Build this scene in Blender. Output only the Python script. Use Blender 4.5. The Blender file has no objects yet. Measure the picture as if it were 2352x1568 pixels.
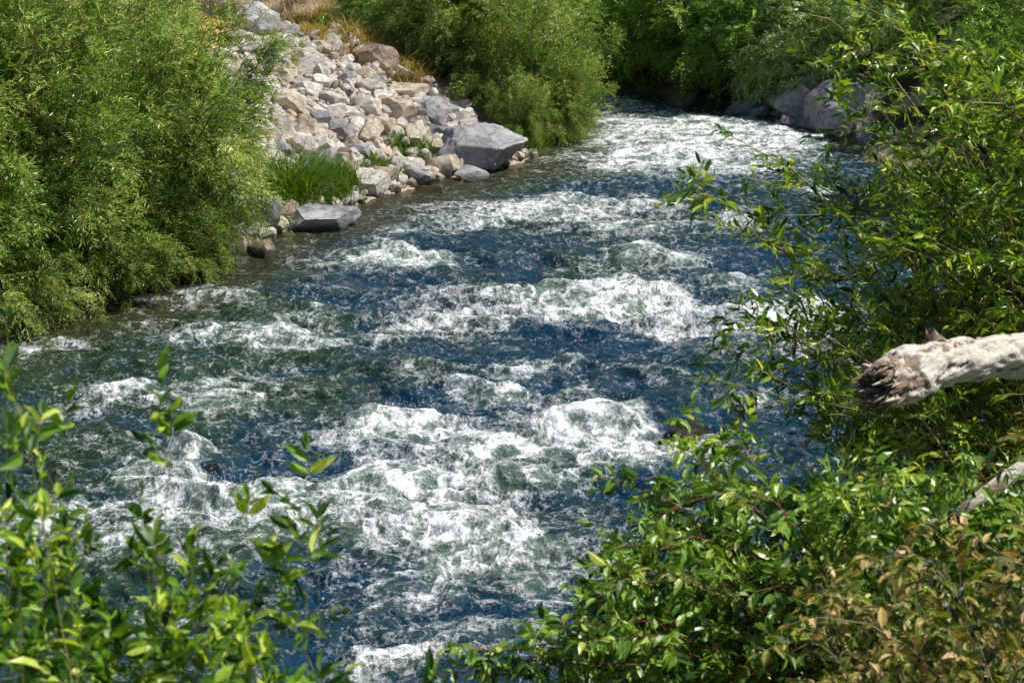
import bpy, math, numpy as np
from mathutils import Vector, Matrix, noise as mnoise
rng = np.random.default_rng(7)
scene = bpy.context.scene
col = scene.collection

# ------------------------------------------------------------------ camera
CAM_H, PITCH, FPX = 8.0, math.radians(16), 1911.0
cam = bpy.data.cameras.new("camera"); camo = bpy.data.objects.new("camera", cam); col.objects.link(camo)
camo.location = (0, 0, CAM_H); camo.rotation_euler = (math.radians(90) - PITCH, 0, 0)
cam.sensor_width = 36; cam.lens = 18 / math.tan(math.radians(15)); cam.clip_end = 2000
cam.dof.use_dof = True; cam.dof.focus_distance = 20; cam.dof.aperture_fstop = 9
scene.camera = camo

def sight(a, b, t):
    """world point seen from the bank along a surveyed sight line at reach t"""
    cx = (a - 512) / FPX; cy = (341 - b) / FPX
    c, s = math.cos(PITCH), math.sin(PITCH)
    return np.array([t * cx, t * (c + s * cy), CAM_H + t * (-s + c * cy)])
def on_water(a, b):
    cy = (341 - b) / FPX
    t = CAM_H / (math.sin(PITCH) - math.cos(PITCH) * cy)
    return sight(a, b, t), t

# ------------------------------------------------------------------ noise
perm = np.random.default_rng(3).permutation(256); perm = np.concatenate([perm, perm])
ga = np.random.default_rng(4).random(256) * 2 * np.pi
GX, GY = np.cos(ga), np.sin(ga)
def perlin(x, y, seed=0):
    x = np.asarray(x, float) + seed * 17.31; y = np.asarray(y, float) + seed * 9.77
    xi = np.floor(x).astype(int); yi = np.floor(y).astype(int)
    xf = x - xi; yf = y - yi
    u = xf * xf * xf * (xf * (xf * 6 - 15) + 10); v = yf * yf * yf * (yf * (yf * 6 - 15) + 10)
    def g(ix, iy, dx, dy):
        h = perm[perm[ix & 255] + (iy & 255)]
        return GX[h] * dx + GY[h] * dy
    a = g(xi, yi, xf, yf); b = g(xi + 1, yi, xf - 1, yf)
    c = g(xi, yi + 1, xf, yf - 1); d = g(xi + 1, yi + 1, xf - 1, yf - 1)
    return ((a + u * (b - a)) * (1 - v) + (c + u * (d - c)) * v) * 1.5
def fbm(x, y, o=4, seed=0, g=.5):
    r = 0; a = 1; f = 1
    for i in range(o):
        r = r + a * perlin(x * f, y * f, seed + i); a *= g; f *= 2.03
    return r
def ridged(x, y, o=4, seed=0, g=.5, eps=0.):
    r = 0; a = 1; f = 1; s = 0
    for i in range(o):
        n_ = perlin(x * f, y * f, seed + i)
        r = r + a * (1 - np.sqrt(n_ * n_ + eps) * 1.6); s += a; a *= g; f *= 2.07
    return r / s
def sstep(a, b, x):
    t = np.clip((x - a) / (b - a), 0, 1); return t * t * (3 - 2 * t)

# ------------------------------------------------------------------ terrain function
LE = np.array([(-60, 8), (-20, 20), (-12, 25), (-7.9, 28.2), (-6.8, 29.9), (-5.7, 31.8), (-5, 34), (-4.1, 36.1), (-3.3, 37.9), (-1.5, 40.6), (.2, 42.6), (1.1, 44.3), (1.9, 46.1), (2.1, 48), (.8, 50), (-5, 52.5), (-40, 58)], float)
RE = np.array([(-60, -8), (-25, 5), (-12, 10), (-4, 12.5), (0, 13.2), (2.5, 14.5), (4.5, 17), (5.8, 20), (7, 24), (7.8, 28), (8.4, 33), (8.6, 38), (8.2, 42), (7.9, 44.1), (7.2, 47.2), (6.4, 49), (5, 50.9), (2.5, 53.2), (-5, 58), (-40, 64)], float)
def pdist(P, x, y):
    d = np.full(np.shape(x), 1e9)
    for (ax, ay), (bx, by) in zip(P[:-1], P[1:]):
        ex, ey = bx - ax, by - ay
        t = np.clip(((x - ax) * ex + (y - ay) * ey) / (ex * ex + ey * ey), 0, 1)
        d = np.minimum(d, np.hypot(x - ax - t * ex, y - ay - t * ey))
    return d
POLY = np.concatenate([LE, RE[::-1]])
def inside(x, y):
    r = np.zeros(np.shape(x), bool); n = len(POLY)
    for i in range(n):
        x1, y1 = POLY[i]; x2, y2 = POLY[(i + 1) % n]
        if y1 == y2: continue
        c = ((y1 > y) != (y2 > y)) & (x < (x2 - x1) * (y - y1) / (y2 - y1) + x1)
        r ^= c
    return r
def terrain(x, y):
    x = np.asarray(x, float); y = np.asarray(y, float)
    dl = pdist(LE, x, y); dr = pdist(RE, x, y); ins = inside(x, y)
    d = np.minimum(dl, dr)
    w = sstep(-1.5, 1.5, dl - dr)
    H = 3.0 * (1 - w) + w * (6.4 + (4.0 - 6.4) * sstep(18, 35, y))
    s = .47 * (1 - w) + w * .5
    k = 2.0
    z = -np.log(np.exp(-k * s * np.minimum(d, 40)) + np.exp(-k * H)) / k
    z = z + .16 * fbm(x * .8, y * .8, 4, 21) * np.minimum(d, 1.0) + .05 * fbm(x * 4, y * 4, 3, 33) * np.minimum(d, 1.0)
    z = z + sstep(30, 200, np.hypot(x, y - 30)) * 14
    return np.where(ins, -np.minimum(.9, .45 * d) - .03, z)
def on_ground(a, b):
    for t in np.arange(14, 90, .1):
        p = sight(a, b, t)
        if p[2] <= max(float(terrain(p[0], p[1])), 0.0): return p, t
    return p, t

# ------------------------------------------------------------------ mesh helpers
def np_mesh(name, verts, quads=None, tris=None, attrs=None, smooth=True):
    me = bpy.data.meshes.new(name)
    verts = np.asarray(verts, np.float32)
    loops = []; starts = []
    k = 0
    for f, n in ((quads, 4), (tris, 3)):
        if f is None or len(f) == 0: continue
        f = np.asarray(f, np.int32).reshape(-1, n)
        loops.append(f.ravel()); starts.append(k + np.arange(len(f)) * n); k += f.size
    loops = np.concatenate(loops).astype(np.int32); starts = np.concatenate(starts).astype(np.int32)
    me.vertices.add(len(verts)); me.vertices.foreach_set("co", verts.ravel())
    me.loops.add(len(loops)); me.loops.foreach_set("vertex_index", loops)
    me.polygons.add(len(starts)); me.polygons.foreach_set("loop_start", starts)
    me.polygons.foreach_set("use_smooth", np.full(len(starts), smooth))
    me.update(calc_edges=True)
    for nm, a in (attrs or {}).items():
        at = me.attributes.new(nm, 'FLOAT', 'POINT'); at.data.foreach_set("value", np.asarray(a, np.float32).ravel())
    return me
def obj(name, me, mat=None, parent=None):
    o = bpy.data.objects.new(name, me); col.objects.link(o)
    if mat and me is not None and not me.materials: me.materials.append(mat)
    if parent: o.parent = parent
    return o
def tag(o, label, category, group=None, kind=None):
    o["label"] = label; o["category"] = category
    if group: o["group"] = group
    if kind: o["kind"] = kind
def nrm(a): return a / np.maximum(np.linalg.norm(a, axis=-1, keepdims=True), 1e-9)

# ------------------------------------------------------------------ materials
def newmat(name):
    m = bpy.data.materials.new(name); m.use_nodes = True
    nt = m.node_tree; nt.nodes.clear()
    out = nt.nodes.new('ShaderNodeOutputMaterial')
    return m, nt, out
def N(nt, t, **kw):
    n = nt.nodes.new('ShaderNode' + t)
    for k, v in kw.items():
        if k in n.inputs: n.inputs[k].default_value = v
        else: setattr(n, k, v)
    return n
def ramp(nt, stops, fac=None, interp='LINEAR'):
    r = nt.nodes.new('ShaderNodeValToRGB'); r.color_ramp.interpolation = interp
    el = r.color_ramp.elements
    while len(el) < len(stops): el.new(.5)
    for e, (p, c) in zip(el, stops): e.position = p; e.color = (*c, 1)
    if fac is not None: nt.links.new(fac, r.inputs[0])
    return r
def leafmat(name, stops, trans=.35, rough=.45, spec=.4, gain=1.0):
    m, nt, out = newmat(name); L = nt.links.new
    at = N(nt, 'Attribute', attribute_name='tint')
    stops = [(p_, tuple(min(.9, c * gain) for c in cc)) for p_, cc in stops]
    r = ramp(nt, stops, at.outputs['Fac'])
    p = N(nt, 'BsdfPrincipled', Roughness=rough); p.inputs['Specular IOR Level'].default_value = spec
    L(r.outputs[0], p.inputs['Base Color'])
    hs = N(nt, 'HueSaturation', Saturation=1.12, Value=1.5, Hue=.487); L(r.outputs[0], hs.inputs['Color'])
    tr = N(nt, 'BsdfTranslucent'); L(hs.outputs[0], tr.inputs[0])
    mx = N(nt, 'MixShader'); mx.inputs[0].default_value = trans
    L(p.outputs[0], mx.inputs[1]); L(tr.outputs[0], mx.inputs[2]); L(mx.outputs[0], out.inputs[0])
    return m
M_willow = leafmat("willow_leaf", [(0, (.025, .06, .008)), (.35, (.10, .185, .020)), (.65, (.25, .36, .045)), (1, (.62, .69, .24))], .28, .36, .7, gain=1.6)
M_willow2 = leafmat("willow_leaf_deep", [(0, (.02, .07, .010)), (.4, (.10, .20, .024)), (.75, (.22, .36, .045)), (1, (.46, .58, .15))], .30, .36, .7, gain=1.75)
M_pale = leafmat("pale_leaf", [(0, (.11, .17, .04)), (.5, (.38, .49, .17)), (1, (.64, .74, .38))], .3, gain=1.4)
M_cotton = leafmat("glossy_leaf", [(0, (.010, .032, .005)), (.4, (.06, .135, .010)), (.68, (.18, .30, .02)), (1, (.52, .58, .09))], .34, .32, .65, gain=1.4)
M_dog = leafmat("dogwood_leaf", [(0, (.012, .045, .007)), (.45, (.08, .17, .016)), (.78, (.20, .34, .035)), (1, (.48, .55, .11))], .32, .36, .65, gain=1.35)
M_dry = leafmat("dry_leaf", [(0, (.035, .06, .012)), (.38, (.13, .18, .022)), (.56, (.28, .30, .04)), (.72, (.50, .35, .10)), (1, (.75, .54, .25))], .28, gain=1.1)
M_fore = leafmat("young_leaf", [(0, (.010, .04, .006)), (.40, (.06, .15, .012)), (.68, (.18, .33, .022)), (1, (.56, .66, .10))], .38, .38, .5, gain=1.25)
M_grass = leafmat("grass_blade", [(0, (.02, .07, .01)), (.6, (.10, .22, .02)), (1, (.30, .38, .06))], .35)
M_weed = leafmat("weed_blade", [(0, (.14, .16, .03)), (.5, (.40, .33, .07)), (1, (.68, .48, .16))], .3)
M_drygrass = leafmat("dry_grass_blade", [(0, (.5, .31, .08)), (.6, (.84, .56, .18)), (1, (.9, .72, .36))], .3)
def barkmat(name, c1, c2, scale=30, rough=.85, bump=.5):
    m, nt, out = newmat(name); L = nt.links.new
    tc = N(nt, 'TexCoord')
    n = N(nt, 'TexNoise', Scale=scale, Detail=6, Roughness=.65); L(tc.outputs['Object'], n.inputs['Vector'])
    r = ramp(nt, [(.35, c1), (.65, c2)], n.outputs[0])
    p = N(nt, 'BsdfPrincipled', Roughness=rough); L(r.outputs[0], p.inputs['Base Color'])
    b = N(nt, 'Bump', Strength=bump, Distance=.01); L(n.outputs[0], b.inputs['Height']); L(b.outputs[0], p.inputs['Normal'])
    L(p.outputs[0], out.inputs[0]); return m
M_stem = barkmat("brown_stem", (.09, .06, .035), (.22, .16, .09))
M_stemg = barkmat("olive_stem", (.20, .18, .06), (.44, .36, .14))
M_stemr = barkmat("red_stem", (.18, .04, .04), (.32, .1, .08))
M_twig = barkmat("dry_twig", (.3, .22, .14), (.6, .48, .34))

def rockmat(name, c1, c2, c3, rough=.8):
    m, nt, out = newmat(name); L = nt.links.new
    tc = N(nt, 'TexCoord'); oi = N(nt, 'ObjectInfo')
    ad = N(nt, 'VectorMath', operation='ADD'); L(tc.outputs['Object'], ad.inputs[0])
    sc = N(nt, 'VectorMath', operation='SCALE'); sc.inputs['Scale'].default_value = 30
    L(oi.outputs['Location'], sc.inputs[0]); L(sc.outputs[0], ad.inputs[1])
    n1 = N(nt, 'TexNoise', Scale=1.8, Detail=8, Roughness=.65); L(ad.outputs[0], n1.inputs['Vector'])
    n2 = N(nt, 'TexNoise', Scale=9, Detail=8, Roughness=.7); L(ad.outputs[0], n2.inputs['Vector'])
    r = ramp(nt, [(.3, c1), (.5, c2), (.68, c3)], n1.outputs[0])
    r2 = ramp(nt, [(.3, (.44, .39, .35)), (.44, (1, 1, 1)), (.7, (1.1, 1.08, 1.05))], n2.outputs[0])
    mx = N(nt, 'Mix', data_type='RGBA', blend_type='MULTIPLY'); mx.inputs[0].default_value = .75
    L(r.outputs[0], mx.inputs[6]); L(r2.outputs[0], mx.inputs[7])
    mr = N(nt, 'MapRange'); mr.inputs[3].default_value = .8; mr.inputs[4].default_value = 1.2
    L(oi.outputs['Random'], mr.inputs[0])
    hs = N(nt, 'HueSaturation'); L(mr.outputs[0], hs.inputs['Value']); L(mx.outputs[2], hs.inputs['Color'])
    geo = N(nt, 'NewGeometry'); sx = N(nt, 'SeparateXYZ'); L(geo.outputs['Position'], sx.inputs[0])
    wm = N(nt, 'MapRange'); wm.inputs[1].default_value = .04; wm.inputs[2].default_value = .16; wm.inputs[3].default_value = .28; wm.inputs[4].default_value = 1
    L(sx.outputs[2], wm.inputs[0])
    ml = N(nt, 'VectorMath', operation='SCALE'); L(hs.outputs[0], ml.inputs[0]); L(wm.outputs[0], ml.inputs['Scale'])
    p = N(nt, 'BsdfPrincipled', Roughness=rough); L(ml.outputs[0], p.inputs['Base Color'])
    v = N(nt, 'TexVoronoi', Scale=2.6, feature='DISTANCE_TO_EDGE')
    nd = N(nt, 'VectorMath', operation='ADD'); L(ad.outputs[0], nd.inputs[0]); L(n1.outputs['Color'], nd.inputs[1]); L(nd.outputs[0], v.inputs['Vector'])
    vr = N(nt, 'MapRange'); vr.inputs[2].default_value = .05; L(v.outputs['Distance'], vr.inputs[0])
    m2 = N(nt, 'Math', operation='MULTIPLY_ADD'); L(vr.outputs[0], m2.inputs[0]); m2.inputs[1].default_value = .3; L(n2.outputs[0], m2.inputs[2])
    b = N(nt, 'Bump', Strength=.9, Distance=.07); L(m2.outputs[0], b.inputs['Height']); L(b.outputs[0], p.inputs['Normal'])
    L(p.outputs[0], out.inputs[0])
    return m
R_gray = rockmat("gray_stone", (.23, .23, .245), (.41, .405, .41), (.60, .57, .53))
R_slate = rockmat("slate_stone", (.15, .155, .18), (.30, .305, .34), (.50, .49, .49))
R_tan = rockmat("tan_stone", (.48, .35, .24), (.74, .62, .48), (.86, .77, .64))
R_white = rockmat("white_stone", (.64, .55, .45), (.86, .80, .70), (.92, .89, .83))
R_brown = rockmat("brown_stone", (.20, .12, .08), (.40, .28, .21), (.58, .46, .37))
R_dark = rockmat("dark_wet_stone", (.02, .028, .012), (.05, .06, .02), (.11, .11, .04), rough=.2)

m, nt, out = newmat("ground_soil"); L = nt.links.new
tc = N(nt, 'TexCoord')
n1 = N(nt, 'TexNoise', Scale=.9, Detail=8, Roughness=.65); L(tc.outputs['Object'], n1.inputs['Vector'])
n2 = N(nt, 'TexNoise', Scale=9, Detail=8, Roughness=.7); L(tc.outputs['Object'], n2.inputs['Vector'])
at = N(nt, 'Attribute', attribute_name='dry')
soil = ramp(nt, [(.3, (.03, .022, .012)), (.55, (.07, .055, .028)), (.7, (.12, .10, .05))], n1.outputs[0])
scree = ramp(nt, [(.3, (.24, .17, .12)), (.5, (.46, .36, .27)), (.7, (.64, .54, .42))], n2.outputs[0])
gold = ramp(nt, [(.3, (.55, .34, .10)), (.5, (.84, .56, .20)), (.7, (.9, .70, .36))], n2.outputs[0])
at2 = N(nt, 'Attribute', attribute_name='scree')
a = N(nt, 'Mix', data_type='RGBA'); L(at2.outputs['Fac'], a.inputs[0]); L(soil.outputs[0], a.inputs[6]); L(scree.outputs[0], a.inputs[7])
b2 = N(nt, 'Mix', data_type='RGBA'); L(at.outputs['Fac'], b2.inputs[0]); L(a.outputs[2], b2.inputs[6]); L(gold.outputs[0], b2.inputs[7])
p = N(nt, 'BsdfPrincipled', Roughness=.95); L(b2.outputs[2], p.inputs['Base Color'])
b = N(nt, 'Bump', Strength=.6, Distance=.05); L(n2.outputs[0], b.inputs['Height']); L(b.outputs[0], p.inputs['Normal'])
L(p.outputs[0], out.inputs[0]); M_ground = m

# ------------------------------------------------------------------ ground mesh
def axis(lo, hi, step, far):
    c = np.arange(lo, hi, step); k = np.geomspace(step * 2, far, 26)
    return np.concatenate([(lo - np.cumsum(k / k.sum() * far))[::-1], c, hi + np.cumsum(k / k.sum() * far)])
gx = axis(-16, 18, .14, 500); gy = axis(-2, 66, .17, 500)
X, Y = np.meshgrid(gx, gy)
Z = terrain(X, Y)
def gridq(r, c):
    i = np.arange(r - 1)[:, None] * c + np.arange(c - 1)[None]
    return np.stack([i, i + 1, i + c + 1, i + c], -1).reshape(-1, 4)
dl = pdist(LE, X, Y); dr = pdist(RE, X, Y)
left = sstep(-1, 1, dr - dl)
scr = left * sstep(34, 36, Y) * (1 - sstep(43.5, 45, Y + .6 * X)) * (1 - sstep(6, 8, dl + fbm(X, Y, 3, 5))) + (1 - left) * sstep(34, 38, Y) * sstep(.3, .6, fbm(X * .5, Y * .5, 2, 8) + .4) * .8
dry = left * sstep(4.4, 5.6, dl + 1.2 * fbm(X * .7, Y * .7, 3, 9)) * sstep(34, 38, Y)
me = np_mesh("ground", np.stack([X, Y, Z], -1).reshape(-1, 3), gridq(*X.shape), attrs={'dry': dry, 'scree': np.clip(scr, 0, 1)})
g = obj("ground", me, M_ground); tag(g, "sloping river bank of soil, scree and dry grass", "ground", kind="structure")

# ------------------------------------------------------------------ river
S = .43537
foams = [
 (1560,320,260,50,.85),(1420,238,110,24,1.1),(1640,285,220,30,1.0),(1500,350,140,22,.9),(1750,310,120,25,.7),
 (1270,472,165,20,1.1),(1080,490,110,20,.75),(1480,460,55,12,.8),(930,520,80,14,.4),
 (1230,690,300,24,1.1),(1430,672,110,28,1.25),(990,745,130,18,.85),(1350,720,150,16,.7),
 (880,588,125,17,1.15),(1010,600,70,12,.8),(1500,590,80,18,1.0),(1690,500,70,22,.9),(1470,520,150,24,.5),(1690,640,60,14,.8),
 (1650,745,150,22,1.1),(1850,740,200,30,1.0),(480,680,130,14,.75),(640,770,85,22,1.15),(450,750,85,18,.85),(720,720,60,14,.6),
 (120,790,85,15,.9),(420,890,240,14,.85),(490,930,140,16,.85),(220,915,90,16,.7),
 (1080,985,310,26,.95),(900,960,110,18,1.1),(1370,968,110,18,1.2),(1500,1030,140,18,.85),(1250,1020,160,22,.85),
 (560,1135,150,32,1.25),(410,1060,60,42,1.1),(150,1180,190,46,.8),(1050,1060,260,34,.75),(850,1110,220,32,.7),
 (1080,1200,230,40,1.0),(1080,1265,200,42,1.15),(700,1200,220,36,.65),(1230,1120,150,30,.7),(1000,1130,160,26,.6),
 (1150,840,70,13,.9),(960,850,60,12,.8),(1100,890,70,24,.95),(1270,900,100,12,.65),(860,770,80,14,.45),(1300,830,100,12,.65),
 (900,1500,70,28,1.1),(1130,1450,210,34,.6),(520,1390,120,30,.5),(1780,915,90,11,.9),(1920,430,70,10,1.0),
 (1340,600,60,12,.6),(780,1000,120,16,.55),(320,1010,120,18,.55),(60,1250,120,45,.7),(1330,1320,80,24,.5),(950,1360,180,26,.5),(330,1250,150,34,.6),
 (1720,380,80,10,.5),(1400,500,90,12,.4),(1560,860,90,12,.4),(650,850,120,12,.4),(1050,650,80,12,.4)]
yr = np.geomspace(11, 68, 1350); s = np.linspace(-1, 1, 1200)
Yw, Sw = np.meshgrid(yr, s, indexing='ij')
Xw = Sw * (4.2 + .20 * Yw)
wx = Xw + .45 * fbm(Xw * .6, Yw * .6, 3, 40); wy = Yw + .45 * fbm(Xw * .6, Yw * .6, 3, 50) + .10 * perlin(Xw * 2.0, Yw * 1.2, 54)
fxw = wx + .2 * fbm(Xw * 2.5, Yw * 2.5, 4, 44); fyw = wy + .2 * fbm(Xw * 2.5, Yw * 2.5, 4, 57)
F = np.zeros_like(Xw); BUMP = np.zeros_like(Xw)
for a_, b_, hw, hh, st in foams:
    c, t = on_water(a_ * S, b_ * S)
    c1, _ = on_water(a_ * S, (b_ - hh) * S); c2, _ = on_water(a_ * S, (b_ + hh) * S)
    ry = (c1[1] - c2[1]) / 2; rx = hw * S * t / FPX
    px = fxw + .35 * rx * perlin(Xw * 1.1, Yw * 1.1, 61)
    dy = fyw - c[1]
    e = np.where(dy > 0, (dy / (ry * .75)) ** 2, (dy / (ry * 1.5)) ** 2)
    F += st * np.exp(-np.sqrt(((px - c[0]) / rx) ** 4 + e ** 2 + .02) * .95)
    q2 = ((wx - c[0]) / (rx * .9)) ** 2 + ((wy - c[1] - ry * .35) / (ry * .5 + .16)) ** 2
    BUMP += min(ry, .55) * .42 * st * np.exp(-q2) - min(ry, .5) * .12 * st * np.exp(-((wx - c[0]) / rx) ** 2 - ((wy - c[1] - ry * 1.5) / (ry * .6 + .2)) ** 2)
turb = np.clip(F, 0, 1.3)
big = ridged(wx * .34, wy * .75, 2, 70, .35, .015)
mid = ridged(wx * .8 + 5, wy * 1.5, 2, 75, .4, .01)
sm = ridged(wx * 2.0 + .4 * wy, wy * 3.6, 2, 80, .45, .01)
sm2 = ridged(wx * 4.2 - .8 * wy, wy * 7.0, 2, 83, .5, .01)
calm = .3 + .7 * sstep(0, 2.2, pdist(LE, Xw, Yw))
farf = 1 - .45 * sstep(28, 45, Yw)
Zw = calm * farf * (.24 * (big - .6) + .15 * (mid - .6) + .055 * (sm - .6) + .017 * (sm2 - .6))
foamlump = ridged(wx * 2.2, wy * 3.2, 3, 90, .5, .006)
Zw += farf * (BUMP * calm + turb * (.095 * foamlump - .055 + .009 * fbm(wx * 9, wy * 11, 2, 95)))
lace = ridged(fxw * 1.2, fyw * 2.3, 5, 100, .62)
lace2 = ridged(fxw * 2.6, fyw * 4.8, 4, 130, .6)
patch = .25 + .75 * sstep(-.4, .5, fbm(Xw * .4, Yw * .5, 3, 105))
near = 1 - .35 * sstep(24, 40, Yw)
crest = sstep(.66, .93, .4 * big + .45 * mid + .15 * sm)
foam = np.clip(F, 0, 1.25) * (.20 + .58 * sstep(.35, .9, lace) + .32 * sstep(.5, .9, foamlump)) \
     + calm * patch * near * (.46 * crest + .26 * sstep(.74, .95, lace2) + .28 * sstep(.74, .94, lace))
foam = np.clip(foam, 0, 1.25)
dle = pdist(LE, Xw, Yw)
green = np.clip(.24 + .5 * fbm(Xw * .25, Yw * .3, 2, 120) + .9 * (1 - sstep(.2, 4.0, dle)) + .4 * turb + 1.1 * (mid - .65) + .6 * sstep(1., 5., -Xw) * (1 - sstep(26, 32, Yw)), 0, 1)
shal = 1 - sstep(0, 2.6, dle)
aerv = np.clip(F * (.5 + .5 * sstep(.2, .8, big)), 0, 1)
me = np_mesh("river", np.stack([Xw, Yw, Zw], -1).reshape(-1, 3), gridq(*Xw.shape), attrs={'foam': foam, 'green': green, 'shallow': shal, 'aerated': aerv})
m, nt, out = newmat("river_water"); L = nt.links.new
tc = N(nt, 'TexCoord'); fa = N(nt, 'Attribute', attribute_name='foam'); gr = N(nt, 'Attribute', attribute_name='green'); sh = N(nt, 'Attribute', attribute_name='shallow'); ae = N(nt, 'Attribute', attribute_name='aerated')
mp = N(nt, 'Mapping'); mp.inputs['Scale'].default_value = (1, 1, 1); L(tc.outputs['Object'], mp.inputs[0])
n1 = N(nt, 'TexNoise', Scale=3.6, Detail=6, Roughness=.6, Distortion=.3); L(mp.outputs[0], n1.inputs['Vector'])
n2 = N(nt, 'TexNoise', Scale=22, Detail=5, Roughness=.65); L(mp.outputs[0], n2.inputs['Vector'])
wv = N(nt, 'VectorMath', operation='MULTIPLY_ADD'); L(n1.outputs['Color'], wv.inputs[0]); wv.inputs[1].default_value = (.6, .6, .2); L(mp.outputs[0], wv.inputs[2])
def mad(a_, k, c_):
    n = N(nt, 'Math', operation='MULTIPLY_ADD'); L(a_, n.inputs[0]); n.inputs[1].default_value = k
    if isinstance(c_, (int, float)): n.inputs[2].default_value = c_
    else: L(c_, n.inputs[2])
    return n.outputs[0]
def webn(scale, amp, wdt):
    vo = N(nt, 'TexVoronoi', Scale=scale, feature='DISTANCE_TO_EDGE'); L(wv.outputs[0], vo.inputs['Vector'])
    w_ = N(nt, 'MapRange', interpolation_type='SMOOTHSTEP'); w_.inputs[1].default_value = 0; w_.inputs[2].default_value = wdt; w_.inputs[3].default_value = amp; w_.inputs[4].default_value = -amp * .35; L(vo.outputs['Distance'], w_.inputs[0])
    return w_.outputs[0]
wsum = mad(webn(4.5, .22, .32), 1, webn(11, .18, .32))
sum_ = mad(mad(n1.outputs[0], 1.1, -.55), 1, mad(mad(n2.outputs[0], 1.0, -.5), 1, mad(wsum, 1, fa.outputs['Fac'])))
ff = N(nt, 'MapRange', interpolation_type='SMOOTHSTEP'); ff.inputs[1].default_value = .27; ff.inputs[2].default_value = 1.2; L(sum_, ff.inputs[0])
wc = N(nt, 'Mix', data_type='RGBA'); wc.inputs[6].default_value = (.003, .034, .068, 1); wc.inputs[7].default_value = (.022, .048, .022, 1)
L(gr.outputs['Fac'], wc.inputs[0])
wcs = N(nt, 'Mix', data_type='RGBA'); wcs.inputs[7].default_value = (.040, .038, .012, 1); L(sh.outputs['Fac'], wcs.inputs[0]); L(wc.outputs[2], wcs.inputs[6])
aer = N(nt, 'MapRange', interpolation_type='SMOOTHSTEP'); aer.inputs[1].default_value = .2; aer.inputs[2].default_value = 1.05; aer.inputs[4].default_value = .75; L(ae.outputs['Fac'], aer.inputs[0])
wc2 = N(nt, 'Mix', data_type='RGBA'); wc2.inputs[7].default_value = (.14, .22, .15, 1); L(aer.outputs[0], wc2.inputs[0]); L(wcs.outputs[2], wc2.inputs[6])
wc3 = N(nt, 'Mix', data_type='RGBA'); wc3.inputs[7].default_value = (.94, .96, .96, 1); L(ff.outputs[0], wc3.inputs[0]); L(wc2.outputs[2], wc3.inputs[6])
ro = N(nt, 'MapRange'); ro.inputs[3].default_value = .07; ro.inputs[4].default_value = .4; L(ff.outputs[0], ro.inputs[0])
p = N(nt, 'BsdfPrincipled', IOR=1.33); L(wc3.outputs[2], p.inputs['Base Color']); L(ro.outputs[0], p.inputs['Roughness'])
mp2 = N(nt, 'Mapping'); mp2.inputs['Scale'].default_value = (.75, 1.3, 1); L(tc.outputs['Object'], mp2.inputs[0])
nb = N(nt, 'TexNoise', Scale=7, Detail=5, Roughness=.62, Distortion=.3); L(mp2.outputs[0], nb.inputs['Vector'])
mb = mad(ff.outputs[0], .35, nb.outputs[0])
b = N(nt, 'Bump', Strength=1.0, Distance=.065); L(mb, b.inputs['Height']); L(b.outputs[0], p.inputs['Normal'])
L(p.outputs[0], out.inputs[0])
w = obj("river", me, m); tag(w, "fast blue river with white rapids", "river", kind="structure")

NS = 18000
fz = foam.ravel() * (turb.ravel() > .6)
idx = rng.choice(len(fz), NS, p=fz ** 4 / (fz ** 4).sum())
Pd = np.stack([Xw.ravel()[idx], Yw.ravel()[idx], Zw.ravel()[idx]], -1) + np.stack([rng.normal(0, .05, NS), rng.normal(0, .05, NS), rng.exponential(.05, NS)], -1)
tet = np.array([(1, 1, 1), (-1, -1, 1), (-1, 1, -1), (1, -1, -1)]) / 1.7
rs = (.003 + .004 * rng.random(NS))[:, None, None]
V = (Pd[:, None] + tet[None] * rs).reshape(-1, 3)
T = (np.arange(NS)[:, None, None] * 4 + np.array([(0, 1, 2), (0, 3, 1), (0, 2, 3), (1, 3, 2)])[None]).reshape(-1, 3)
m, nt, out = newmat("spray_water"); p = N(nt, 'BsdfPrincipled', Roughness=.4); p.inputs['Base Color'].default_value = (.85, .87, .88, 1); nt.links.new(p.outputs[0], out.inputs[0])
o = obj("water_spray", np_mesh("water_spray", V, tris=T), m); tag(o, "white spray droplets above the rapids", "spray", kind="stuff")

# ------------------------------------------------------------------ rocks
def rockmesh(name, seed, cuts=10, sub=4, slab=(.48, .25), nz=.045, sharp=24):
    import bmesh
    bm = bmesh.new(); bmesh.ops.create_icosphere(bm, subdivisions=sub, radius=1)
    r = np.random.default_rng(seed)
    ax = nrm(np.eye(3) + r.normal(0, .4, (3, 3)))
    pl = np.concatenate([ax, -ax + r.normal(0, .35, (3, 3)), r.normal(size=(cuts, 3))]); pl = nrm(pl)
    dd = np.concatenate([slab[0] + slab[1] * r.random(6), .52 + .3 * r.random(cuts)])
    off = Vector(r.random(3) * 50)
    for v in bm.verts:
        p_ = np.array(v.co)
        for k in range(3):
            for n_, d_ in zip(pl, dd):
                q = p_ @ n_ - d_
                if q > 0: p_ = p_ - n_ * q * .97
        vv = Vector(p_)
        h = mnoise.fractal(vv * 2.4 + off, .8, 2, 5) * nz + mnoise.noise(vv * 1.1 + off) * nz
        v.co = vv * (1 + h)
    co = np.array([v.co for v in bm.verts]); mn, mx_ = co.min(0), co.max(0)
    for v in bm.verts:
        for k in range(3): v.co[k] = (v.co[k] - mn[k]) / (mx_[k] - mn[k]) - .5
    me = bpy.data.meshes.new(name); bm.to_mesh(me); bm.free()
    me.polygons.foreach_set("use_smooth", np.ones(len(me.polygons), bool))
    try: me.set_sharp_from_angle(angle=math.radians(sharp))
    except Exception: pass
    return me
mats = {'gray': R_gray, 'tan': R_tan, 'white': R_white, 'brown': R_brown, 'dark': R_dark, 'slate': R_slate}
shapes = [rockmesh("boulder", 10 * j + 3, 5 + 2 * (j % 4), nz=.05) for j in range(12)]
variants = {}
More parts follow.
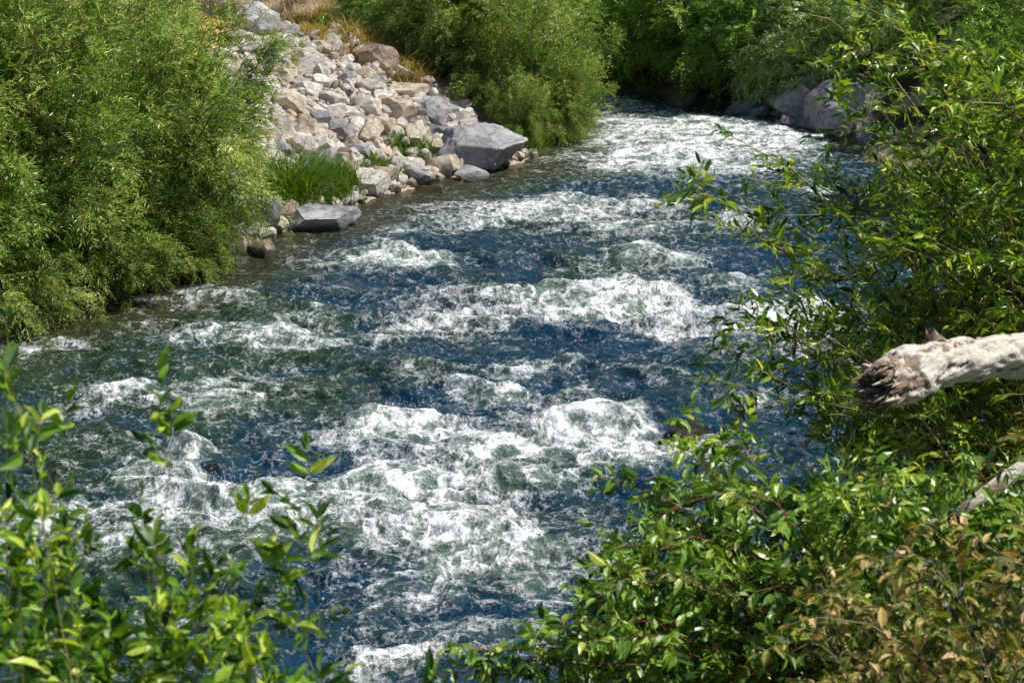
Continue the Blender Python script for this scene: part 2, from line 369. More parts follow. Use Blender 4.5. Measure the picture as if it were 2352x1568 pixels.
for mi, k in enumerate(mats):
    variants[k] = []
    for j in range(12):
        me = shapes[j].copy(); me.name = "boulder_" + k; me.materials.append(mats[k]); variants[k].append(me)
bigm = [rockmesh("big_boulder", 301, 14, 5, (.58, .25), .11, 34), rockmesh("big_boulder", 307, 12, 5, (.56, .25), .11, 34)]
for b_ in bigm: b_.materials.append(R_gray)
lab = {'gray': "blue-gray angular boulder on the rocky bank", 'tan': "tan angular rock on the rocky bank", 'white': "pale cream rock on the scree slope",
       'brown': "reddish-brown rock on the bank", 'dark': "dark mossy rock washed over by the river", 'slate': "dark blue-gray jagged boulder at the river bend"}
placed = []
def rock(p, size, kind, label=None, rotz=None, tilt=.15, group="rocks piled on the river bank", mesh=None):
    o = bpy.data.objects.new("rock" if max(size) < 1.0 else "boulder", mesh or variants[kind][rng.integers(12)]); col.objects.link(o)
    o.location = p; o.scale = size
    o.rotation_euler = (rng.normal(0, tilt), rng.normal(0, tilt), rng.random() * 6.28 if rotz is None else rotz)
    tag(o, label or lab[kind], "rock", group)
    placed.append((p[0], p[1], max(size[0], size[1]) / 2)); return o
def hero(a, b, w_, h_, kind, label=None, dep=.75, water=False, rz=None, mesh=None, tilt=.06):
    c, t = (on_water if water else on_ground)(a * S, (b + h_ * .42) * S)
    k = S * t / FPX; W, Hh = w_ * k, h_ * k
    D = W * dep
    z = c[2] + Hh * .36
    rock((c[0], c[1] + D * .35, z), (W * 1.05, D, Hh * 1.25), kind, label, rz if rz is not None else rng.normal(0, .15), tilt, mesh=mesh)
hero(1095, 350, 225, 108, 'gray', "huge smooth gray boulder at the water's edge", .8, rz=0, mesh=bigm[0])
hero(1003, 266, 112, 72, 'gray', "blue-gray boulder perched above the largest boulder", .9, mesh=bigm[1])
hero(1003, 304, 66, 36, 'slate', "dark gray rock wedged under the boulders")
hero(868, 140, 90, 70, 'brown', "reddish-brown pointed boulder at the top of the scree")
hero(590, 50, 110, 80, 'gray', "large gray boulder at the top of the slope", mesh=bigm[1])
hero(740, 505, 170, 54, 'gray', "flat dark gray rock lying in the shallows", .5, True, 0.1)
hero(598, 495, 100, 80, 'gray', "pale gray rock at the foot of the willow", .7)
hero(596, 573, 62, 38, 'brown', "small brown wet rock in the shallows", .8, True)
hero(543, 560, 50, 36, 'tan', None, .8, True)
for q in [(848,425,90,62,'white'),(870,398,60,30,'tan'),(958,408,64,45,'gray'),(1083,402,78,28,'gray'),(1015,382,90,50,'tan'),(905,368,54,38,'white'),(942,380,64,36,'white'),
          (955,318,66,58,'tan'),(905,256,100,62,'tan'),(845,250,64,48,'white'),(930,212,110,34,'tan'),(985,236,85,28,'white'),(715,155,100,46,'white'),(848,200,54,34,'white'),
          (780,305,68,50,'gray'),(740,275,58,40,'gray'),(690,330,68,50,'white'),(820,350,60,36,'gray'),(745,345,68,44,'white'),(660,235,80,50,'tan'),(700,210,74,40,'white'),
          (610,135,68,40,'gray'),(640,170,78,38,'tan'),(655,95,68,38,'white'),(740,190,68,32,'white'),(790,180,56,28,'gray'),(690,285,68,44,'tan'),(875,290,70,40,'tan'),
          (1000,408,40,22,'tan'),(1003,432,34,16,'brown'),(760,230,68,38,'white'),(690,130,64,34,'white'),(580,120,74,44,'white'),(905,430,40,20,'tan'),(825,458,36,14,'tan'),
          (600,200,84,50,'white'),(640,290,74,50,'white'),(660,70,60,30,'gray'),(560,90,74,40,'white'),(730,110,60,30,'tan'),(790,140,50,26,'white'),(880,225,60,30,'white')]:
    hero(*q)
for q in [(1830,236,115,90,'gray'),(1900,255,125,95,'slate'),(1945,285,110,60,'slate'),(1885,210,100,66,'gray'),(1950,190,100,60,'gray'),(1715,254,95,42,'slate'),(1985,230,100,70,'gray'),(1800,262,60,30,'slate'),(1950,150,90,46,'gray'),(2010,165,90,46,'gray'),(2050,60,100,40,'gray'),(1760,240,100,54,'slate'),(1850,186,90,54,'gray'),
          (1865,280,80,44,'slate'),(1790,222,80,50,'gray'),(1920,225,70,46,'slate'),(1915,170,70,40,'slate'),(1980,280,80,50,'slate'),(1985,190,70,40,'slate'),(1820,285,60,28,'slate'),(1870,245,60,40,'gray'),(2010,310,90,50,'slate'),(1740,268,60,24,'slate')]:
    hero(*q, tilt=.3)
for q in [(490,1080,130,75,-.30),(1325,650,125,50,-.2),(1330,460,50,18,-.19),(1590,990,110,50,-.19),(1370,1310,80,34,-.19)]:
    c, t = on_water(q[0] * S, q[1] * S); k = S * t / FPX
    rock((c[0], c[1] + .1, q[4]), (q[2] * k, q[2] * k * .8, .6), 'dark', None, None, .1, "rocks in the river")
kinds = ['white', 'tan', 'white', 'white', 'tan', 'white', 'gray', 'tan', 'white', 'white', 'gray', 'brown']
cnt = 0; tries = 0
while cnt < 200 and tries < 60000:
    tries += 1
    x = rng.uniform(-7, 1.6); y = rng.uniform(34, 47.5)
    if inside(np.array(x), np.array(y)) or 512 + 1911 * x / (y + 1.5) < 232 or y + .6 * x > 43.6: continue
    d = float(pdist(LE, np.array(x), np.array(y)))
    if d > 6.0 or d < .05: continue
    sz = .28 + .72 * rng.random() ** 2.4 * (1 if cnt < 110 else .25)
    if any((x - a_) ** 2 + (y - b_) ** 2 < ((sz / 2 + r_) * .62) ** 2 for a_, b_, r_ in placed): continue
    z = float(terrain(x, y))
    rock((x, y, z + sz * .16), (sz, sz * rng.uniform(.55, 1), sz * rng.uniform(.4, .85)), kinds[rng.integers(12)], None, None, .5); cnt += 1
def rubble(name, base_me, n3, smin, smax, mat, label, seed):
    r = np.random.default_rng(seed)
    co = np.array([v.co for v in base_me.vertices]); fc = np.array([list(p.vertices) for p in base_me.polygons])
    x = r.uniform(-8, 2, n3); y = r.uniform(33.8, 47.5, n3); d = pdist(LE, x, y); ok = (~inside(x, y)) & (d < 5.6) & (512 + 1911 * x / (y + 1.5) > 215) & (y + .6 * x < 43.8); x, y = x[ok], y[ok]; n = len(x)
    z = terrain(x, y); sc_ = smin + (smax - smin) * r.random(n) ** 2.5
    Q = nrm(r.normal(size=(n, 3))); A = nrm(np.cross(Q, r.normal(size=(n, 3)))); B = np.cross(Q, A)
    st = r.uniform(.5, 1.1, (n, 3)) * sc_[:, None]
    V = np.stack([x, y, z + sc_ * .15], -1)[:, None] + co[None, :, 0:1] * (A * st[:, :1])[:, None] + co[None, :, 1:2] * (B * st[:, 1:2])[:, None] + co[None, :, 2:3] * (Q * st[:, 2:])[:, None]
    me = np_mesh(name, V.reshape(-1, 3), tris=(np.arange(n)[:, None, None] * len(co) + fc[None]).reshape(-1, 3), smooth=False)
    o = obj(name, me, mat); tag(o, label, "gravel", kind="stuff")
lo = [rockmesh("rubble_piece", 70 + i, 3, 2) for i in range(3)]
rubble("rubble", lo[0], 3400, .07, .42, R_white, "pale broken rubble between the rocks", 1)
rubble("rubble", lo[1], 2600, .07, .36, R_tan, "tan broken rubble between the rocks", 2)
rubble("rubble", lo[2], 1100, .07, .32, R_gray, "gray broken rubble between the rocks", 3)
rubble("gravel", lo[0], 9000, .03, .1, R_tan, "loose pale gravel between the rocks", 4)

# ------------------------------------------------------------------ foliage builders
T_FAR = (np.array([(0, 0, 0), (.45, -1, .04), (1, 0, -.1), (.45, 1, .04)]), np.array([(0, 1, 2, 3)]), None)
T_NEAR = (np.array([(0, 0, 0), (.3, 0, 0), (.68, 0, -.05), (1, 0, -.2), (.26, -.85, .09), (.62, -.8, .05), (.26, .85, .09), (.62, .8, .05)]),
          np.array([(1, 4, 5, 2), (6, 1, 2, 7)]), np.array([(0, 4, 1), (0, 1, 6), (2, 5, 3), (7, 2, 3)]))
T_BLADE = (np.array([(0, -.8, 0), (0, .8, 0), (.4, -1, -.04), (.4, 1, -.04), (.75, -.7, -.2), (.75, .7, -.2), (1, 0, -.45)]),
           np.array([(0, 1, 3, 2), (2, 3, 5, 4)]), np.array([(4, 5, 6)]))
def leaves(name, tpl, P, D, Nn, Ln, Wd, tint):
    tv, tq, tt = tpl; n = len(P)
    D = nrm(D); Sd = nrm(np.cross(D, Nn)); Up = np.cross(Sd, D)
    V = P[:, None] + D[:, None] * (tv[:, 0][None, :, None] * Ln[:, None, None]) + Sd[:, None] * (tv[:, 1][None, :, None] * Wd[:, None, None]) + Up[:, None] * (tv[:, 2][None, :, None] * Ln[:, None, None])
    base = np.arange(n)[:, None, None] * len(tv)
    q = (base + tq[None]).reshape(-1, 4); t_ = None if tt is None else (base + tt[None]).reshape(-1, 3)
    return np_mesh(name, V.reshape(-1, 3), q, t_, {'tint': np.repeat(np.clip(tint, 0, 1), len(tv))}, smooth=False)
def tubes(C, R, sides=4):
    n, m_, _ = C.shape
    Tn = nrm(np.gradient(C, axis=1)); ref = np.zeros_like(Tn); ref[..., 0] = .31; ref[..., 1] = .9; ref[..., 2] = .2
    A = nrm(np.cross(Tn, ref)); B = np.cross(Tn, A)
    th = np.arange(sides) / sides * 2 * np.pi
    V = C[:, :, None] + (A[:, :, None] * np.cos(th)[None, None, :, None] + B[:, :, None] * np.sin(th)[None, None, :, None]) * R[:, :, None, None]
    i = np.arange(n)[:, None, None] * m_ * sides + np.arange(m_ - 1)[None, :, None] * sides
    k = np.arange(sides)[None, None]; k2 = (k + 1) % sides
    q = np.stack([i + k, i + k2, i + sides + k2, i + sides + k], -1).reshape(-1, 4)
    return V.reshape(-1, 3), q
def bez(B, C, T, u):
    u = u[..., None]; return B * (1 - u) ** 2 + 2 * C * u * (1 - u) + T * u * u
def grow(name, B, C, T, mleaf, mstem, r, tpl, ntw, nlf, twl, Ln, Wd, droop=.2, u0=.3, spread=.8, upb=.15, r0=.012, tbias=0., hang=0., tvar=.16, nup=1., nrand=.45):
    n = len(B)
    us = np.linspace(0, 1, 9)[None]; Sx = bez(B[:, None], C[:, None], T[:, None], us)
    rad = r0 * (1 - .8 * us) * (.7 + .6 * r.random((n, 1)))
    u = u0 + (1 - u0) * r.random((n, ntw)) ** .75; u[:, 0] = 1.
    P0 = bez(B[:, None], C[:, None], T[:, None], u)
    Tg = nrm(2 * (1 - u)[..., None] * (C - B)[:, None] + 2 * u[..., None] * (T - C)[:, None])
    pr = r.normal(size=P0.shape); pr -= (pr * Tg).sum(-1, keepdims=True) * Tg; pr = nrm(pr)
    sp = np.full(u.shape, spread); sp[:, 0] = .1
    d0 = nrm(Tg * (1 - .5 * sp[..., None]) + pr * sp[..., None] + np.array([0, 0, upb]))
    l = twl * (.5 + .8 * r.random(u.shape)) * (1.2 - .6 * u)
    P0 = P0.reshape(-1, 3); d0 = d0.reshape(-1, 3); l = l.ravel(); m_ = len(l)
    def tw(v):
        q = P0[:, None] + d0[:, None] * (l[:, None] * v)[..., None]
        q[..., 2] -= droop * l[:, None] * v * v; return q
    vt = np.linspace(0, 1, 4)[None].repeat(m_, 0); Ct = tw(vt); Rt = r0 * .28 * (1 - .7 * vt)
    v1, q1 = tubes(Sx, rad * np.ones_like(us), 5); v2, q2 = tubes(Ct, Rt, 3)
    sm_ = np_mesh(name + "_stems", np.concatenate([v1, v2]), np.concatenate([q1, q2 + len(v1)]))
    v = (np.arange(nlf)[None] + r.random((m_, nlf))) / nlf * .92 + .08; v[:, -1] = 1
    LP = tw(v); tg = np.repeat(d0[:, None], nlf, 1).copy(); tg[..., 2] -= 2 * droop * v; tg = nrm(tg)
    side = nrm(np.cross(tg, r.normal(size=(m_, 1, 3)) * .5 + np.array([0, 0, 1.])))
    sg = np.where(np.arange(nlf) % 2 == 0, 1., -1.)[None, :, None] * np.ones((m_, 1, 1)); sg[:, -1] = 0
    D = tg * .7 + side * sg * .8 + r.normal(size=LP.shape) * .22; D[..., 2] -= hang
    Nn = np.array([0, 0, nup]) + r.normal(size=LP.shape) * nrand
    ls = (.55 + .6 * r.random((m_, nlf))) * (1.1 - .35 * v)
    st = np.repeat(r.normal(0, .12, n), ntw)[:, None] + r.normal(0, .07, m_)[:, None]
    ti = .5 + tbias + st + r.normal(0, tvar, (m_, nlf))
    lm = leaves(name + "_foliage", tpl, LP.reshape(-1, 3), D.reshape(-1, 3), Nn.reshape(-1, 3), (ls * Ln).ravel(), (ls * Wd).ravel(), ti.ravel())
    lm.materials.append(mleaf); sm_.materials.append(mstem)
    return lm, sm_
def shrub(name, meshes, loc, label, category="shrub", scale=(1, 1, 1), rz=0, group=None):
    e = bpy.data.objects.new(name, None); col.objects.link(e); e.location = loc; e.scale = scale; e.rotation_euler = (0, 0, rz); e.empty_display_size = .2
    tag(e, label, category, group)
    for nm, me in zip(("foliage", "stems"), meshes):
        obj(nm, me, None, e)
    return e
def dome(name, seed, R, H, mleaf, nst=170, ntw=26, nlf=14, Ln=.12, Wd=.0105, **kw):
    r = np.random.default_rng(seed)
    phi = r.random(nst) * 2 * np.pi; sz_ = r.uniform(-.75, 1, nst); el = np.arcsin(sz_)
    ce = np.cos(el) ** .6
    d = np.stack([ce * np.cos(phi), ce * np.sin(phi), np.sin(el)], -1)
    lump = 1 + .6 * np.array([mnoise.noise(Vector(q * 2.5) + Vector((seed, 3, 7))) for q in d])
    rr = (lump * r.uniform(.6, 1.0, nst) ** .7)[:, None]
    T = np.array([0, 0, .42 * H]) + d * rr * np.array([R, R, .58 * H]); T[:, 2] = np.maximum(T[:, 2], .05 + .3 * r.random(nst))
    B = np.stack([np.cos(phi) * .25 * R * r.random(nst), np.sin(phi) * .25 * R * r.random(nst), np.full(nst, -.2)], -1)
    C = (B + T) / 2 + np.array([0, 0, 1.]) * (.28 * H) * (1.15 - .6 * d[:, 2:3]) + d * np.array([1, 1, 0]) * .1 * R
    a_ = dict(droop=.3, u0=.3, spread=.65, upb=.12, r0=.014, nup=.8, nrand=.6, tvar=.2); a_.update(kw)
    return grow(name, B, C, T, mleaf, M_stem, r, T_FAR, ntw, nlf, .6, Ln, Wd, **a_)
WA = [dome("willow", 11 + i, 2.4, 4.8, M_willow, 330, 26, 13, .12, .0115) for i in range(2)]
WB = [dome("deep_willow", 31 + i, 2.4, 4.8, M_willow2, 240, 25, 13, .13, .016) for i in range(2)]
WP = dome("pale_shrub", 51, 1.3, 2.6, M_pale, 110, 18, 12, .12, .022)
def put(v, x, y, R=1., Hs=1., rz=0, name="willow_shrub", label="", dz=0):
    z = max(float(terrain(x, y)), 0) - .1 + dz
    shrub(name, v, (x, y, z), label, "shrub", (R, R, Hs), rz)
lw = "dense bright green willow shrub overhanging the river"
ll = "low green willow drooping over the water"
put(WA[0], -6.5, 32.7, 1.06, 1.0, 0, label=lw); put(WA[1], -8.3, 30.5, 1.07, 1.02, 1.3, label=lw, dz=-.3)
put(WA[0], -10.2, 28.4, 1.1, 1.0, 4, label=lw, dz=-.3)
put(WA[1], -6.9, 30.9, .7, .55, 2.0, label=ll, dz=-.3); put(WA[0], -8.5, 28.8, .7, .55, 3.0, label=ll, dz=-.3); put(WA[0], -5.9, 32.3, .55, .5, 1.0, label=ll, dz=-.35)
put(WA[1], -7.9, 34.8, 1.05, 1.0, 2.2, label=lw); put(WA[0], -10.3, 32.0, 1.1, 1.05, 3.1, label=lw)
lb = "green willow shrub beside the boulders on the bank"
put(WA[1], .25, 46.0, .84, .85, 2, label=lb, dz=-.4); put(WA[0], .95, 45.2, .5, .5, .5, label=ll, dz=-.3); put(WA[1], .2, 44.2, .36, .4, 2.5, label=ll, dz=-.2); put(WA[0], -1.3, 46.9, .85, .75, 4.2, label=lb); put(WB[0], -1.9, 48.8, .88, .95, 1, label=lb)
put(WB[1], -.1, 49.0, .9, 1.0, .4, label=lb); put(WA[0], -1.6, 52.6, .95, 1.0, 5, label=lb)
ld = "green willow shrub shading the river bend"
for i, (x, y, zz) in enumerate([(-3.0, 58.4, 0), (-.8, 56.2, -.2), (1.6, 54.9, -.3), (3.6, 53.4, -.3), (5.4, 52.0, -.3), (7.1, 50.6, -.2), (3, 57.5, 0), (5.6, 55.5, 0), (8, 53.8, 0), (10.5, 52, 0)]):
    put(WB[i % 2], x, y, 1.05, .95, i * 1.7, label=ld, dz=zz)
lp = "pale gray-green shrub above the boulders"
put(WP, 7.9, 48.6, 1.1, 1.1, 0, name="olive_shrub", label=lp); put(WP, 9.3, 48.8, 1.2, 1.3, 2, name="olive_shrub", label=lp); put(WP, 7.0, 49.6, 1.0, 1.2, 4, name="olive_shrub", label=lp); put(WP, 8.9, 47.6, .9, .9, 5, name="olive_shrub", label=lp)
lr = "green willow shrub on the rocky bank above the river"
for i, (x, y, s_) in enumerate([(12.6, 48, .8), (12.8, 43.9, .8), (14.5, 45, 1.), (10.8, 38.0, .85), (11.2, 34, .9), (10.4, 29.5, .95), (13.5, 39, 1.1), (9.0, 26, .8)]):
    put(WA[i % 2] if i % 3 else WB[0], x, y, s_, s_, i * 2.1, label=lr)

# ------------------------------------------------------------------ near plants
def tips_arr(pts): return np.array([sight(a_, b_, t_) for a_, b_, t_ in pts])
def near_plant(name, seed, tips, base_c, base_r, mleaf, mstem, label, ntw, nlf, twl, Ln, Wd, ctrl_up=.5, **kw):
    r = np.random.default_rng(seed); n = len(tips)
    B = np.array([base_c[0], base_c[1], 0.]) + np.stack([r.normal(0, base_r, n), r.normal(0, base_r, n), np.zeros(n)], -1)
    B[:, 2] = terrain(B[:, 0], B[:, 1]) - .1
    C = B * .45 + tips * .55; C[:, 2] = np.maximum(B[:, 2], tips[:, 2]) * 1. + ctrl_up * r.uniform(-.6, .5, n) - .1
    off = np.array([base_c[0], base_c[1], float(terrain(base_c[0], base_c[1]))])
    ms = grow(name, B - off, C - off, tips - off, mleaf, mstem, r, T_NEAR, ntw, nlf, twl, Ln, Wd, **kw)
    return shrub(name, ms, off, label)
r = np.random.default_rng(5)
def lb_(b): return np.interp(b, [0, 60, 110, 200, 250, 300, 345, 400, 450, 480], [925, 910, 900, 870, 850, 840, 800, 815, 830, 850])
pts = []
for i in range(225):
    b = r.uniform(45, 480); a0 = lb_(b); pts.append((a0 + 15 + (1090 - a0) * r.random(), b, r.uniform(9.0, 11.5)))
pts += [(702, 182, 9.6), (700, 192, 9.3), (735, 138, 9.6), (738, 228, 9.4), (780, 252, 9.5), (800, 190, 9.5), (800, 165, 9.7), (735, 320, 9.2), (712, 362, 9.1), (720, 380, 9.0), (745, 405, 9.2), (735, 345, 9.2), (820, 60, 9.7), (835, 100, 9.7), (848, 45, 9.8), (770, 300, 9.3), (800, 275, 9.4), (840, 130, 9.6), (775, 8, 9.6), (860, 5, 9.7), (880, 20, 9.8), (830, 215, 9.5), (780, 215, 9.4), (820, 300, 9.3), (790, 330, 9.2), (770, 375, 9.1), (760, 180, 9.5), (765, 240, 9.4), (755, 330, 9.2)]
near_plant("cottonwood_sapling", 5, tips_arr(pts), (3.6, 10.4), .45, M_cotton, M_stemg, "tall glossy-leaved sapling with long arching branches over the water", 11, 8, .31, .092, .0145, .6, r0=.010, u0=.5, droop=.12, spread=.75, tbias=.02, nrand=.8, tvar=.25)
pts = []
for i in range(240):
    a0 = r.uniform(575, 1080); top = np.interp(a0, [560, 600, 640, 700, 760, 820, 900, 1024], [600, 520, 480, 440, 455, 450, 455, 430])
    b = top + 25 + (720 - top) * r.random() ** 1.1; pts.append((a0 + 20, b, r.uniform(6.3, 8.2)))
pts += [(690, 425, 7.2), (725, 440, 7.2), (640, 478, 7), (620, 482, 7), (625, 545, 6.8), (600, 590, 6.8), (570, 625, 6.6), (520, 645, 6.5), (480, 650, 6.4), (470, 668, 6.4), (500, 672, 6.4), (540, 660, 6.4), (560, 650, 6.5), (590, 640, 6.6), (600, 665, 6.5), (690, 455, 7.1), (655, 500, 7.)]
near_plant("dogwood_shrub", 6, tips_arr(pts), (1.7, 7.6), .4, M_dog, M_stemr, "leafy dogwood shrub with reddish stems by the water", 12, 8, .25, .074, .0165, .3, r0=.006, u0=.45, droop=.15, spread=.8, hang=.3, tbias=.02, nrand=.8, tvar=.24)
pts = []
for i in range(75):
    a0 = r.uniform(790, 1090); top = np.interp(a0, [780, 860, 940, 1024], [620, 545, 490, 400]); pts.append((a0, top + 10 + (740 - top) * r.random(), r.uniform(5.0, 6.4)))
near_plant("withered_shrub", 8, tips_arr(pts), (1.55, 5.4), .3, M_dry, M_twig, "half-withered shrub with brown and olive leaves", 7, 8, .2, .06, .013, .2, r0=.004, u0=.5, hang=.15, tbias=-.02, tvar=.27, nrand=.9)
pts = []
for i in range(78):
    a0 = r.uniform(-60, 320); top = np.interp(a0, [-60, 0, 30, 60, 110, 160, 200, 250, 300, 335], [340, 385, 430, 500, 490, 490, 530, 570, 560, 630]); pts.append((a0, top + 15 + (750 - top) * r.random() ** .7, r.uniform(3.5, 4.6)))
pts += [(8, 345, 3.9), (20, 410, 3.9), (160, 412, 4.0), (172, 440, 4.), (310, 482, 4.0), (318, 540, 4.), (60, 440, 4.0), (245, 520, 4.), (425, 700, 3.8)]
tp = tips_arr(pts); rr_ = np.random.default_rng(9)
n = len(tp); B = tp + np.stack([rr_.normal(0, .3, n), rr_.normal(0, .15, n), np.zeros(n)], -1); B[:, 2] = terrain(B[:, 0], B[:, 1]) - .05
C = (B + tp) / 2 + rr_.normal(0, .1, (n, 3)); off = np.array([-.7, 3.7, float(terrain(-.7, 3.7))])
ms = grow("young", B - off, C - off, tp - off, M_fore, M_stemg, rr_, T_NEAR, 9, 6, .13, .068, .013, u0=.55, droop=.1, spread=.8, upb=.2, r0=.0035, tbias=0., nrand=.9, tvar=.27)
shrub("willow_seedling", ms, off, "thicket of young upright shoots with fresh green leaves")

# ------------------------------------------------------------------ grass
def blades(n, xs, ys, zs, h, w_, lean, r):
    P = np.stack([xs, ys, zs], -1); D = np.stack([r.normal(0, lean, n), r.normal(0, lean, n), np.ones(n)], -1)
    return leaves("grass", T_BLADE, P, D, np.stack([-D[:, 0], -D[:, 1], D[:, 0] ** 2 + D[:, 1] ** 2 + .01], -1), h * (.5 + .7 * r.random(n)), np.full(n, w_), r.random(n))
r = np.random.default_rng(12)
for a_, b_, rad, hh, n, mt_ in [(690, 455, .45, .8, 1500, 0), (735, 440, .42, .72, 1300, 0), (665, 470, .4, .7, 1000, 0), (780, 425, .35, .55, 700, 0), (880, 395, .3, .3, 350, 0), (930, 345, .35, .3, 400, 0), (850, 375, .25, .3, 250, 0), (1210, 335, .4, .5, 500, 0), (520, 520, .35, .6, 500, 0), (970, 350, .25, .3, 250, 0),
                           (720, 80, .5, .4, 400, 1), (780, 110, .5, .4, 400, 1), (820, 90, .6, .6, 500, 1), (930, 190, .3, .5, 300, 1), (960, 180, .3, .5, 300, 1), (690, 60, .5, .4, 400, 1), (660, 150, .3, .25, 150, 1), (740, 50, .5, .5, 400, 1), (760, 75, .4, .5, 300, 0)]:
    c, t = on_ground(a_ * S, b_ * S)
    x = r.normal(0, rad * .6, n); y = r.normal(0, rad * .6, n); z = terrain(c[0] + x, c[1] + y) - c[2]
    me = blades(n, x, y, z, hh, .009, .4, r); o = obj("grass_clump", me, M_weed if mt_ else M_grass); o.location = c
    tag(o, "dry weeds growing among the rocks" if mt_ else "tuft of long bright green grass among the rocks", "grass", "grass clumps among the rocks")
n = 30000; x = rng.uniform(-13, 2, n); y = rng.uniform(38, 62, n); d = pdist(LE, x, y)
ok = (~inside(x, y)) & (d + 1.2 * fbm(x * .7, y * .7, 3, 9) > 4.7); x, y = x[ok], y[ok]; n = len(x)
me = blades(n, x, y, terrain(x, y), .2, .009, .5, rng); o = obj("dry_grass", me, M_drygrass); tag(o, "golden dry grass on the upper bank", "grass", kind="stuff")

# ------------------------------------------------------------------ dead log
def logmesh(name, ctrl, rads, nseg=150, sides=56, seed=0, amp=.012, blunt=.8, ragl=.07):
    ctrl = np.array(ctrl); k = np.linspace(0, len(ctrl) - 1, nseg)
    C = np.stack([np.interp(k, np.arange(len(ctrl)), ctrl[:, j]) for j in range(3)], -1)
    for _ in range(6): C[1:-1] = (C[:-2] + C[1:-1] * 2 + C[2:]) / 4
    R = np.interp(k, np.arange(len(ctrl)), rads)
    Tn = nrm(np.gradient(C, axis=0)); up = np.array([0, 0, 1.]); A = nrm(np.cross(Tn, up)); Bn = np.cross(A, Tn)
    th = np.linspace(0, 2 * np.pi, sides, endpoint=False)
    s_ = np.concatenate([[0], np.cumsum(np.linalg.norm(np.diff(C, axis=0), axis=1))])
    TH, SS = np.meshgrid(th, s_)
    dirs = A[:, None] * np.cos(TH)[..., None] + Bn[:, None] * np.sin(TH)[..., None]
    Rr = R[:, None]
    G = np.stack([np.cos(TH) * Rr, np.sin(TH) * Rr, SS * .3], -1).reshape(-1, 3)
    G2 = np.stack([np.cos(TH) * Rr, np.sin(TH) * Rr, SS * .45], -1).reshape(-1, 3)
    h = np.array([mnoise.fractal(Vector(q * 12) + Vector((seed, 0, 0)), .9, 2, 5) for q in G]).reshape(TH.shape)
    pn = np.array([mnoise.fractal(Vector(q * 20) + Vector((seed + 9, 5, 0)), .7, 2.2, 5) for q in G2]).reshape(TH.shape)
    plate = sstep(-.22, -.17, pn + .3 * sstep(.08, .4, SS) - .16)
    plate = plate * sstep(.02, .14, SS + .05 * h)
    near_end = 1 - sstep(.1, .3, SS)
    RR = (Rr + h * amp * (1.0 + .6 * near_end) + plate * amp * .5) * (blunt + (1 - blunt) * sstep(0, .06, s_)[:, None])
    V = C[:, None] + dirs * RR[..., None]
    nx = np.cos(TH) * 1.3; ny = np.sin(TH) * 1.3
    rag = (1 - sstep(0, .10, s_))[:, None] * (np.abs(perlin(nx * 4, ny * 4, seed + 2)) + .5 * perlin(nx * 11, ny * 11, seed + 3)) * ragl
    V += -Tn[0] * rag[..., None]
    i = np.arange(nseg - 1)[:, None] * sides; kk = np.arange(sides)[None]; k2 = (kk + 1) % sides
    q = np.stack([i + kk, i + sides + kk, i + sides + k2, i + k2], -1).reshape(-1, 4)
    rings = [V.reshape(-1, 3)]; nv = nseg * sides; qq = [q]
    prev = np.arange(sides)
    for j, (sc_, dp) in enumerate([(.8, .0), (.6, .04), (.35, .08), (.1, .07)]):
        ring = C[0] + (V[0] - C[0]) * sc_ + Tn[0] * (dp + .03 * perlin(nx[0] * 3 * sc_ + j, ny[0] * 3 * sc_, seed + 5)[:, None])
        rings.append(ring); cur = nv + np.arange(sides); nv += sides
        qq.append(np.stack([prev, np.roll(prev, -1), np.roll(cur, -1), cur], -1)); prev = cur
    pl_ = np.concatenate([plate.ravel(), np.zeros(4 * sides)])
    base = (nseg - 1) * sides; V2 = np.concatenate(rings + [C[-1:]])
    t2 = [(nv, base + j, base + (j + 1) % sides) for j in range(sides)] + [(prev[0], prev[j], prev[j + 1]) for j in range(1, sides - 1)]
    return np_mesh(name, V2, np.concatenate(qq), np.array(t2), {'plate': np.concatenate([pl_, [0]])}), C, Tn
m, nt, out = newmat("peeling_bark"); L = nt.links.new
tc = N(nt, 'TexCoord'); at = N(nt, 'Attribute', attribute_name='plate')
mp = N(nt, 'Mapping'); mp.inputs['Scale'].default_value = (.18, 1, 1.3); L(tc.outputs['Object'], mp.inputs[0])
n1 = N(nt, 'TexNoise', Scale=44, Detail=8, Roughness=.7, Distortion=.3); L(mp.outputs[0], n1.inputs['Vector'])
wood = ramp(nt, [(.3, (.06, .04, .026)), (.5, (.24, .165, .11)), (.7, (.54, .42, .31))], n1.outputs[0])
bark = ramp(nt, [(.33, (.14, .10, .065)), (.39, (.62, .54, .43)), (.65, (.84, .79, .69))], n1.outputs[0])
mx = N(nt, 'Mix', data_type='RGBA'); L(at.outputs['Fac'], mx.inputs[0]); L(wood.outputs[0], mx.inputs[6]); L(bark.outputs[0], mx.inputs[7])
p = N(nt, 'BsdfPrincipled', Roughness=.85); L(mx.outputs[2], p.inputs['Base Color'])
b = N(nt, 'Bump', Strength=1, Distance=.010); L(n1.outputs[0], b.inputs['Height']); L(b.outputs[0], p.inputs['Normal'])
L(p.outputs[0], out.inputs[0]); M_bark = m
g0 = sight(1400, 440, 8.8); g0[2] = float(terrain(g0[0], g0[1])) - .2
ctrl = [sight(878, 386, 7.1), sight(908, 374, 7.3), sight(950, 361, 7.55), sight(1000, 355, 7.75), sight(1060, 353, 7.9), sight(1160, 352, 8.1), sight(1280, 362, 8.4), g0]
me, C, Tn = logmesh("dead_limb", ctrl, [.074, .086, .078, .076, .080, .092, .11, .14], 340, 90, 4, .024, .92)
e = obj("broken_log", me, M_bark); tag(e, "broken dead log with pale peeling bark", "log")
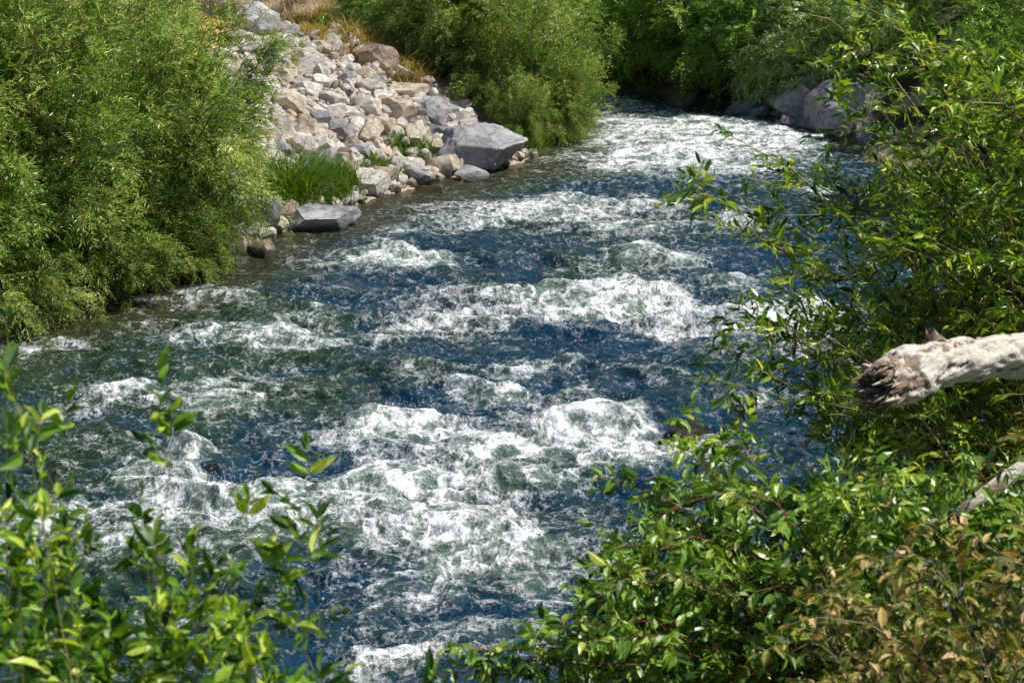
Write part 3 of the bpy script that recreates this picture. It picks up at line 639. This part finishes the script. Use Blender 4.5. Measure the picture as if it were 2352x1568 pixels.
kn = sight(934, 339, 7.45); me2, _, _ = logmesh("branch_stub", [kn + np.array([-.012, 0, .03]), kn + np.array([0, 0, .0]), kn + np.array([.015, .02, -.04])], [.024, .038, .055], 30, 24, 8, amp=.010, ragl=.02)
obj("branch_stub", me2, M_bark, e)
r = np.random.default_rng(2); Cs = []; Rs = []
for i in range(90):
    an = r.random() * 6.28; rr = .035 + .05 * r.random(); A_ = nrm(np.cross(Tn[0], [0, 0, 1.])); B_ = np.cross(A_, Tn[0])
    k_ = r.integers(2, 24); p0 = C[k_] + (A_ * math.cos(an) + B_ * math.sin(an)) * rr; dr_ = -Tn[0] + r.normal(0, .28, 3); ln = r.uniform(.04, .11)
    Cs.append([p0, p0 + dr_ * ln * .5, p0 + dr_ * ln]); w0 = r.uniform(.005, .014); Rs.append([w0, w0 * .7, .0008])
v_, q_ = tubes(np.array(Cs), np.array(Rs), 5); obj("splinters", np_mesh("splinters", v_, q_, attrs={'plate': (np.arange(len(v_)) // 15 % 3 == 0) * .7}, smooth=False), M_bark, e)
ctrl = [sight(945, 522, 7.0), sight(970, 504, 7.0), sight(1030, 462, 7.1), sight(1120, 410, 7.4)]
gp = ctrl[-1].copy(); gp[0] += .9; gp[2] = float(terrain(gp[0], gp[1])) - .1; ctrl.append(gp)
me, _, _ = logmesh("weathered", ctrl, [.016, .024, .028, .034, .05], 110, 30, 14, amp=.008); o = obj("dead_branch", me, M_bark); tag(o, "weathered bare dead branch among the leaves", "branch")

# ------------------------------------------------------------------ light
EL = math.radians(55)
sd = Vector((.50, .0, 0)).normalized() * math.cos(EL); sd.z = math.sin(EL)
w_ = bpy.data.worlds.new("World"); scene.world = w_; w_.use_nodes = True
nt = w_.node_tree; bg = nt.nodes['Background']; sky = nt.nodes.new('ShaderNodeTexSky'); sky.sky_type = 'NISHITA'; sky.sun_disc = False
sky.sun_elevation = EL; sky.sun_rotation = math.atan2(sd.x, sd.y); sky.altitude = 1500
nt.links.new(sky.outputs[0], bg.inputs[0]); bg.inputs[1].default_value = .088
su = bpy.data.lights.new("sun", 'SUN'); su.energy = 5.0; su.angle = math.radians(.5); su.color = (1, .97, .91)
so = bpy.data.objects.new("sun", su); col.objects.link(so); so.rotation_euler = sd.to_track_quat('Z', 'Y').to_euler(); so.location = (10, 10, 30)
scene.view_settings.view_transform = 'Standard'; scene.view_settings.look = 'None'; scene.view_settings.exposure = 0
